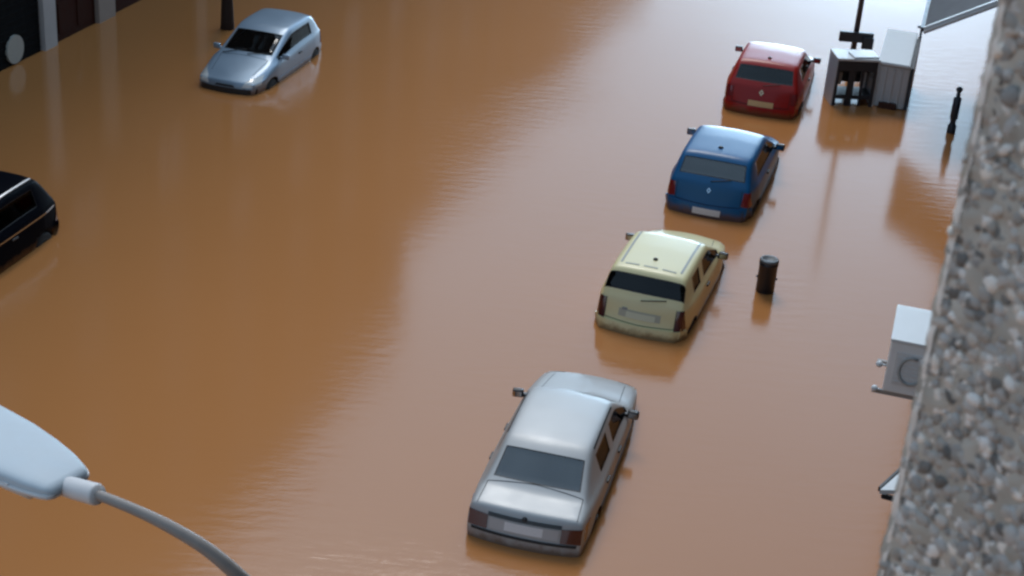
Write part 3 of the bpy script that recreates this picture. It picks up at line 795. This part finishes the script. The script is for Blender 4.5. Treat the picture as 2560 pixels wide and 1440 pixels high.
# ------------------------------------------------------------------ street lamp in front of the camera
g = empty('street_lamp', (-.66, 4.355, -.29))
tag(g, 'street lamp with a pale blue grey head on a curved pipe arm', 'street lamp')
LH = mat('lamp_shell', (.45, .51, .56), .6, var=.10, vscale=14)
LHW = mat('lamp_white', (.60, .58, .58), .45, var=.05, vscale=10)
PIPE = mat('galvanised_pipe', (.29, .255, .235), .6, metal=.0, var=.2, vscale=20)
o0 = Vector((-.66, 4.355, -.29))
tip = Vector((-1.382, 4.325, 9.47)); far = Vector((-2.19, 4.83, 9.50))
ax = (far - tip); Lh = ax.length; ax.normalize()
sd_ = Vector((0, 0, 1)).cross(ax).normalized(); upv = ax.cross(sd_)
prof = [(0.0, .070, .018), (.008, .084, .030), (.03, .096, .036), (.10, .116, .042), (.20, .134, .046), (.33, .148, .048), (.52, .150, .048), (.76, .120, .042), (.90, .07, .03), (.95, .035, .016)]
def lamp_ring(bm, t, hw, hh, zoff=0.0, flat=0.35):
    c = tip + ax * (t * Lh / .95); ring = []
    for k in range(28):
        a = 2 * math.pi * k / 28; cx, cz = math.cos(a), math.sin(a)
        y = math.copysign(abs(cx) ** .42, cx) * hw
        z = math.copysign(abs(cz) ** .42, cz) * (hh if cz > 0 else hh * flat)
        ring.append(bm.verts.new(c + sd_ * y + upv * (z + zoff) - o0))
    return ring
bm = bmesh.new(); rings = [lamp_ring(bm, *p) for p in prof]
for a, b in zip(rings, rings[1:]):
    for k in range(28): bm.faces.new((a[k], a[(k + 1) % 28], b[(k + 1) % 28], b[k]))
bm.faces.new(rings[0][::-1]); bm.faces.new(rings[-1]); bmesh.ops.recalc_face_normals(bm, faces=bm.faces)
bm_obj('lamp_head', bm, LH, g, True)
bm = bmesh.new(); rings = [lamp_ring(bm, p[0], p[1] * 1.04 + .004, .009, 0.0, 1.4) for p in prof]
for a, b in zip(rings, rings[1:]):
    for k in range(28): bm.faces.new((a[k], a[(k + 1) % 28], b[(k + 1) % 28], b[k]))
bm.faces.new(rings[0][::-1]); bm.faces.new(rings[-1]); bmesh.ops.recalc_face_normals(bm, faces=bm.faces)
bm_obj('lamp_rim', bm, LHW, g, True)
bm = bmesh.new(); rings = [lamp_ring(bm, p[0], p[1] * .8, .010, -.022, 3.5) for p in prof[3:8]]
for a, b in zip(rings, rings[1:]):
    for k in range(28): bm.faces.new((a[k], a[(k + 1) % 28], b[(k + 1) % 28], b[k]))
bm.faces.new(rings[0][::-1]); bm.faces.new(rings[-1]); bmesh.ops.recalc_face_normals(bm, faces=bm.faces)
bm_obj('lamp_lens', bm, CLEARL, g, True)
for tt_, sd2 in ((.16, 1), (.60, 1), (.16, -1), (.60, -1)):
    c = tip + ax * (tt_ * Lh / .95) + sd_ * sd2 * (.128 if tt_ < .3 else .142) - o0
    bm = bmesh.new(); bmesh.ops.create_cube(bm, size=1, matrix=Matrix.Translation(c) @ ax.to_track_quat('X', 'Z').to_matrix().to_4x4() @ Matrix.Diagonal((.030, .008, .022, 1))); bm_obj('latch', bm, LHW, g)
nk = Vector((-1.271, 4.258, 9.495))
bm = bmesh.new()
dn = (nk - tip).normalized()
tube(bm, [p - o0 for p in (tip - dn * .03, tip + dn * .02, nk - dn * .012, nk)], [.034, .036, .037, .033], 18); bm_obj('neck_collar', bm, LHW, g, True)
pts = [nk - dn * .03, nk] + [Vector(p) for p in ((-1.144, 4.233, 9.465), (-1.032, 4.214, 9.425), (-.921, 4.202, 9.365), (-.834, 4.204, 9.285), (-.759, 4.234, 9.17), (-.704, 4.29, 9.0), (-.675, 4.335, 8.78), (-.662, 4.352, 8.5), (-.66, 4.355, 8.15), (-.66, 4.355, 7.8))]
def smooth_path(pts, rad, n=5):
    P, Q = [], []
    for i in range(len(pts) - 1):
        p0, p1, p2, p3 = pts[max(i - 1, 0)], pts[i], pts[i + 1], pts[min(i + 2, len(pts) - 1)]
        for k in range(n):
            t = k / n
            P.append(.5 * ((2 * p1) + (p2 - p0) * t + (2 * p0 - 5 * p1 + 4 * p2 - p3) * t * t + (3 * p1 - p0 - 3 * p2 + p3) * t ** 3)); Q.append(rad[i] * (1 - t) + rad[i + 1] * t)
    return P + [pts[-1]], Q + [rad[-1]]
arm_p, arm_r = smooth_path([p - o0 for p in pts], [.017, .017, .018, .0205, .0225, .0245, .026, .027, .028, .029, .030, .031])
bm = bmesh.new(); tube(bm, arm_p, arm_r, 16); bm_obj('lamp_arm', bm, PIPE, g, True)
bm = bmesh.new(); lathe(bm, [(.11, 0), (.11, 1.0), (.07, 1.1), (.06, 4), (.05, 7.85), (.04, 8.09)], 20); bm_obj('lamp_post', bm, PIPE, g, True)

# ------------------------------------------------------------------ pebbled balcony wall beside the camera
def pebble_material():
    M = bpy.data.materials.new('pebbledash'); M.use_nodes = True
    nt = M.node_tree; b = nt.nodes['Principled BSDF']
    at = nt.nodes.new('ShaderNodeAttribute'); at.attribute_name = 'stone'
    nt.links.new(at.outputs['Color'], b.inputs['Base Color']); b.inputs['Roughness'].default_value = .75
    return M
def pebble_wall():
    W0 = ST(.036, 1.2)                # visible vertical edge of the wall
    lat0 = Vector((math.cos(TH), -math.sin(TH), 0)); lon0 = Vector((math.sin(TH), math.cos(TH), 0))
    ca_, sa_ = math.cos(R(38)), math.sin(R(38))      # the face is splayed towards the street
    lat = lat0 * ca_ - lon0 * sa_; lon = lon0 * ca_ + lat0 * sa_
    zb_, zt = 11.25, 12.55
    org = Vector((W0.x, W0.y, zb_))
    verts, faces, cols = [], [], []
    rnd = random.Random(3)
    # mortar core
    def addbox(x0, x1, y0, y1, z0, z1, c):
        k = len(verts)
        for x in (x0, x1):
            for y in (y0, y1):
                for z in (z0, z1): verts.append(lat * x + lon * y + Vector((0, 0, z))); cols.append(c)
        for q in ((0, 1, 3, 2), (4, 6, 7, 5), (0, 4, 5, 1), (2, 3, 7, 6), (0, 2, 6, 4), (1, 5, 7, 3)): faces.append(tuple(k + i for i in q))
    # mortar as a finely uneven sheet over the front and the street side
    def sheet(f, nu, nv):
        k = len(verts)
        for j in range(nv + 1):
            for i in range(nu + 1):
                p, n_ = f(i / nu, j / nv)
                q = p + org
                h_ = noise.noise(q * 60) * .003 + noise.noise(q * 150) * .002
                verts.append(p + n_ * h_); s = .46 + .16 * noise.noise(q * 25); cols.append((s * 1.07, s * .98, s * .85))
        for j in range(nv):
            for i in range(nu):
                a = k + j * (nu + 1) + i; faces.append((a, a + 1, a + nu + 2, a + nu + 1))
    Hh = zt - zb_
    sheet(lambda u_, v_: (lat * (u_ * .40) + Vector((0, 0, v_ * Hh)), -lon), 90, 280)
    sheet(lambda u_, v_: (lon * ((1 - u_) * .25) + Vector((0, 0, v_ * Hh)), -lat), 60, 280)
    addbox(.012, .40, .012, .25, 0, Hh - .01, (.2, .2, .19))
    # rounded mortar corner, coloured paler for the light its edge catches
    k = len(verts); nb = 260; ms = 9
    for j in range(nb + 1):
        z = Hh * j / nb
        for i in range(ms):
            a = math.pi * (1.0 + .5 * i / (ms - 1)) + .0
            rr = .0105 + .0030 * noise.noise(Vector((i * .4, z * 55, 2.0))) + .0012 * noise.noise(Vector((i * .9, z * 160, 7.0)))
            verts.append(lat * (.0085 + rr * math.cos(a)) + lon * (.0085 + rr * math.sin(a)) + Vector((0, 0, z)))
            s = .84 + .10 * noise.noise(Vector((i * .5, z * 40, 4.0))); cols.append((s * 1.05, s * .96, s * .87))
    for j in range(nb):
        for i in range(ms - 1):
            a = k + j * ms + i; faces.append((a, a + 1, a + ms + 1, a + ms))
    ico = bmesh.new(); bmesh.ops.create_icosphere(ico, subdivisions=2, radius=1.0)
    iv = [v.co.copy() for v in ico.verts]; ico.verts.index_update(); iff = [tuple(v.index for v in f.verts) for f in ico.faces]; ico.free()
    def stone(p, nrm):
        r = rnd.choice((.0024, .0031, .0038, .0045, .0054, .0066)) * rnd.uniform(.85, 1.15)
        t1 = nrm.cross(Vector((0, 0, 1))).normalized(); t2 = nrm.cross(t1); an = rnd.uniform(0, 6.28)
        e1 = t1 * math.cos(an) + t2 * math.sin(an); e2 = nrm.cross(e1); p = p - nrm * r * .12
        t = rnd.random()
        if t < .22: c = rnd.uniform(.66, .84)
        elif t < .32: c = rnd.uniform(.13, .22)
        else: c = rnd.uniform(.28, .56)
        wv = rnd.uniform(.025, .08)
        c = (c * (1 + wv * 1.6), c, c * (1 - wv * 1.6))
        sx, sy, sz = rnd.uniform(.9, 1.5), rnd.uniform(.7, 1.1), rnd.uniform(.40, .62)
        nrm2 = (nrm + e1 * rnd.uniform(-.25, .25) + e2 * rnd.uniform(-.25, .25)).normalized()
        k = len(verts); off = Vector((rnd.random(), rnd.random(), rnd.random())) * 20
        for v in iv:
            d_ = 1 + .30 * noise.noise(v * 1.3 + off)
            verts.append(p + (e1 * (v.x * sx) + e2 * (v.y * sy) + nrm2 * (v.z * sz)) * (r * d_)); cols.append(c)
        for f in iff: faces.append(tuple(k + i for i in f))
    # the strip the camera sees is stoned most densely
    for _ in range(8200):
        x = rnd.uniform(.006, .24); z = rnd.uniform(0.05, Hh - .05)
        stone(lat * x - lon * rnd.uniform(-.0015, .0005) + Vector((0, 0, z)), -lon)
    for _ in range(1500):
        y = rnd.uniform(0, .24); z = rnd.uniform(0.05, Hh - .05)
        stone(lon * y + lat * rnd.uniform(.0005, .002) + Vector((0, 0, z)), -lat)
    me = bpy.data.meshes.new('pebbled_wall')
    me.from_pydata([tuple(v) for v in verts], [], faces)
    ca = me.color_attributes.new('stone', 'FLOAT_COLOR', 'POINT')
    ca.data.foreach_set('color', [c for t in cols for c in (*t, 1.0)])
    me.polygons.foreach_set('use_smooth', [True] * len(me.polygons))
    me.materials.append(pebble_material())
    o = link(bpy.data.objects.new('balcony_wall', me)); o.location = org
    tag(o, 'grey pebbledash balcony wall edge with pale stones running down beside the camera', 'wall')
pebble_wall()

# ------------------------------------------------------------------ own building: facade, awning, air conditioner
OWN = mat('own_facade_plaster', (.085, .078, .072), .85, var=.15, vscale=1.5, bump=.2, bscale=60)
WG = mat('window_dark_glass', (.02, .025, .03), .06, ior=1.5)
WF = mat('window_frame_grey', (.35, .35, .34), .5)
TH2 = TH + R(1.67)
c2, s2 = math.cos(TH2), math.sin(TH2)
pA = ST(.62, 15)
g = empty('apartment_building', (pA.x, pA.y, 0), -TH2)     # local x = away from the street, y = along it
tag(g, 'grey plastered apartment block behind the pebbled wall, carrying the awning and air conditioner', 'building')
bm = bmesh.new(); bm_box(bm, (5.0, 13, 8.0), (10, 58, 17)); bm_obj('wall', bm, OWN, g)
for fl in range(4):
    for k in range(9):
        y = -12 + k * 6; z = 1.9 + fl * 3.1
        if fl == 0 and k in (4, 5): pass
        bm = bmesh.new()
        for dy, dz, sy, sz in ((0, .78, 1.5, .08), (0, -.78, 1.5, .08), (-.71, 0, .08, 1.48), (.71, 0, .08, 1.48), (0, 0, .05, 1.48)): bm_box(bm, (-.03, y + dy, z + dz), (.06, sy, sz))
        f_ = bm_obj('window', bm, WF, g)
        bm = bmesh.new(); bm_box(bm, (-.008, y, z), (.012, 1.34, 1.48)); bm_obj('pane', bm, WG, f_)

g = empty('awning', ST(-.35, 36.07, 2.4)); 
g.rotation_euler.z = -TH
tag(g, 'dark grey sloping awning with a white edge high on the right beside the pebbled wall', 'awning')
A = [Vector((0, 0, 0)), Vector((1.95, 0, 1.15)), Vector((1.95, 4.55, 1.15)), Vector((0, 4.55, 0))]
bm = bmesh.new()
ta = [bm.verts.new(p) for p in A]; tb = [bm.verts.new(p - Vector((0, 0, .05))) for p in A]
bm.faces.new(ta); bm.faces.new(tb[::-1])
for k in range(4): bm.faces.new((ta[k], tb[k], tb[(k + 1) % 4], ta[(k + 1) % 4]))
bmesh.ops.recalc_face_normals(bm, faces=bm.faces)
bm_obj('canopy', bm, mat('grey_awning', (.055, .055, .066), .85, var=.15, vscale=3), g)
def bar(bm, a, b, w_, h_):
    a, b = Vector(a), Vector(b); d_ = b - a
    M = Matrix.Translation((a + b) / 2) @ d_.to_track_quat('X', 'Z').to_matrix().to_4x4() @ Matrix.Diagonal((d_.length, w_, h_, 1))
    bmesh.ops.create_cube(bm, size=1, matrix=M)
bm = bmesh.new(); bar(bm, (0, -.06, .0), (1.95, -.06, 1.15), .10, .09); bm_obj('front_rail', bm, WHT, g)
bm = bmesh.new(); bar(bm, (0, -.15, -.06), (1.95, -.15, 1.09), .06, .06); bm_obj('lower_rail', bm, PGR, g)
bm = bmesh.new(); bar(bm, (-.045, -.1, -.01), (-.045, 4.6, -.01), .08, .10); bm_obj('outer_rail', bm, DGR, g)

# air conditioner on brackets
a0 = ST(.115, 14.62, 0)
g = empty('air_conditioner', (a0.x, a0.y, 4.62), -TH)
tag(g, 'white box air conditioner hung on the building beside the pebbled wall, low on the right', 'air conditioner')
bm = bmesh.new(); bm_box(bm, (.25, .40, .30), (.50, .80, .56), bevel=.02); bm_obj('casing', bm, mat('ac_grey', (.74, .74, .74), .5, var=.06), g)
bm = bmesh.new(); bm_box(bm, (.25, .40, .60), (.52, .82, .035), bevel=.012); bm_obj('top_cover', bm, WHT, g)
bm = bmesh.new(); ring = [Vector((.24 + .12 * math.cos(a), -.015, .30 + .15 * math.sin(a))) for a in [R(70 + 25 * k) for k in range(11)]]; tube(bm, ring, .016, 8); bm_obj('hose', bm, mat('hose_grey', (.36, .37, .37), .6), g, True)
bm = bmesh.new(); bm_box(bm, (.22, -.004, .30), (.30, .01, .36), bevel=.003)
for k in range(7): bm_box(bm, (.22, -.012, .16 + k * .045), (.26, .012, .012))
bm_obj('side_grille', bm, mat('ac_grille', (.62, .62, .62), .5), g)
for y in (.06, .70):
    bm = bmesh.new(); bm_box(bm, (.26, y, -.02), (.72, .04, .04)); bm_box(bm, (.60, y, -.20), (.04, .04, .40)); br = bm_obj('bracket', bm, mat('bracket_steel', (.30, .28, .27), .6), g)
for (y, z) in ((.02, .02), (.02, .30)):
    bm = bmesh.new(); bmesh.ops.create_uvsphere(bm, u_segments=14, v_segments=10, radius=.035, matrix=Matrix.Translation((-.075, y, z))); tube(bm, [(-.075, y, z), (.0, y, z)], .012, 8); bm_obj('pipe_valve', bm, WHT, g, True)

# white window canopy corner lower on the wall
c0 = ST(.177, 8.817, 0)
g = empty('window_canopy', (c0.x, c0.y, 7.05), -TH)
tag(g, 'pointed corner of a small white window canopy sticking out beyond the pebbled wall', 'canopy')
bm = bmesh.new()
P3 = [(0, 0), (.50, .20), (.50, .75), (.104, .265)]
ta = [bm.verts.new((x, y, .0)) for x, y in P3]; tb = [bm.verts.new((x, y, -.03)) for x, y in P3]
bm.faces.new(ta); bm.faces.new(tb[::-1])
for k in range(4): bm.faces.new((ta[k], tb[k], tb[(k + 1) % 4], ta[(k + 1) % 4]))
bmesh.ops.recalc_face_normals(bm, faces=bm.faces); bm_obj('canopy_sheet', bm, WHT, g)
bm = bmesh.new(); bar(bm, (-.005, .04, -.02), (.11, .34, -.02), .016, .03); bm_obj('frame_bar', bm, TRIM, g)
bm = bmesh.new(); bar(bm, (.02, .02, -.05), (.50, .22, -.20), .025, .03); bm_obj('support_arm', bm, TRIM, g)

# ------------------------------------------------------------------ buildings across the street
LW = mat('brown_render', (.060, .036, .022), .85, var=.2, vscale=.6, bump=.2, bscale=30)
LW2 = mat('ochre_render', (.15, .11, .08), .85, var=.2, vscale=.6)
BLK = mat('black_shutter', (.0025, .003, .004), .75, ior=1.2, var=.3)
PIL = mat('white_pilaster', (.42, .41, .41), .6, var=.1, vscale=3)
PIL2 = mat('beige_pilaster', (.28, .23, .20), .7, var=.1, vscale=3)
DOORM = mat('red_brown_wood', (.034, .008, .004), .8, ior=1.25, var=.4, vscale=6)
def left_building(name, label, s0, s1, H, Mw, floors, wins, ground):
    hd = R(15.2)
    b = Vector((-11.26, 35.94, 0))
    g = empty(name, b, -hd)          # local y along the street, -x into the building
    tag(g, label, 'building', 'buildings along the far side of the street')
    bm = bmesh.new(); bm_box(bm, (-6.2, (s0 + s1) / 2, H / 2 - .3), (12, s1 - s0, H + .6)); w_ = bm_obj('wall', bm, Mw, g)
    bm = bmesh.new(); bm_box(bm, (-6.1, (s0 + s1) / 2, H + .12), (12.5, s1 - s0 - .05, .24)); bm_obj('cornice', bm, PIL2, g)
    for fl in range(1, floors):
        for k in range(wins):
            y = s0 + (k + .5) * (s1 - s0) / wins; z = 1.9 + fl * 3.2
            bm = bmesh.new()
            for dy, dz, sy, sz in ((0, .83, 1.4, .08), (0, -.83, 1.4, .08), (-.66, 0, .08, 1.58), (.66, 0, .08, 1.58), (0, 0, .06, 1.58)): bm_box(bm, (-.16, y + dy, z + dz), (.09, sy, sz))
            f_ = bm_obj('window', bm, WF, g)
            bm = bmesh.new(); bm_box(bm, (-.19, y, z), (.012, 1.24, 1.58)); bm_obj('pane', bm, WG, f_)
    ground(g)
    return g
def ground_a(g):
    def pil(s, w_, M):
        bm = bmesh.new(); bm_box(bm, (-.12, s, 1.45), (.24, w_, 3.5), bevel=.015); bm_box(bm, (-.11, s, 3.3), (.32, w_ + .12, .16), bevel=.015); bm_obj('pilaster', bm, M, g)
    pil(0.0, .52, PIL); pil(2.57, .78, PIL2); pil(7.6, .6, PIL2); pil(-8.4, .6, PIL2)
    bm = bmesh.new(); bm_box(bm, (-.15, -4.2, 1.35), (.10, 7.75, 3.3))
    for k in range(16): bm_box(bm, (-.092, -4.2, .1 + k * .18), (.025, 7.7, .05))
    sh = bm_obj('shop_shutter', bm, BLK, g)
    bm = bmesh.new(); cyl(bm, (-.10, -1.40, .36), (-.045, -1.40, .36), .33, seg=36); bm_obj('round_sign', bm, mat('pale_disc', (.36, .36, .33), .5, var=.1), g)
    bm = bmesh.new(); bm_box(bm, (-.15, 1.22, 1.1), (.09, 1.84, 2.9))
    for yy in (.80, 1.64):
        for zz in (.55, 1.5): bm_box(bm, (-.098, yy, zz), (.03, .62, .75), bevel=.01)
    dr = bm_obj('door', bm, DOORM, g)
    bm = bmesh.new(); cyl(bm, (-.08, 1.20, 1.05), (-.02, 1.20, 1.05), .03, seg=12); bm_obj('handle', bm, CHROME, dr)
    bm = bmesh.new(); bm_box(bm, (-.15, 5.1, 1.35), (.08, 4.2, 3.2)); bm_obj('shop_shutter', bm, DOORM, g)
left_building('apartment_building', 'dark brown building with a black shutter, round pale disc and white pilaster at top left', -32, 26, 19.5, LW, 6, 13, ground_a)
def ground_b(g):
    for s in range(28, 72, 5):
        bm = bmesh.new(); bm_box(bm, (-.10, s, 1.45), (.25, .5, 3.5)); bm_obj('pilaster', bm, PIL2, g)
left_building('apartment_building', 'lower ochre building further up the street, beyond the picture', 26.05, 74, 15.8, LW2, 4, 11, ground_b)
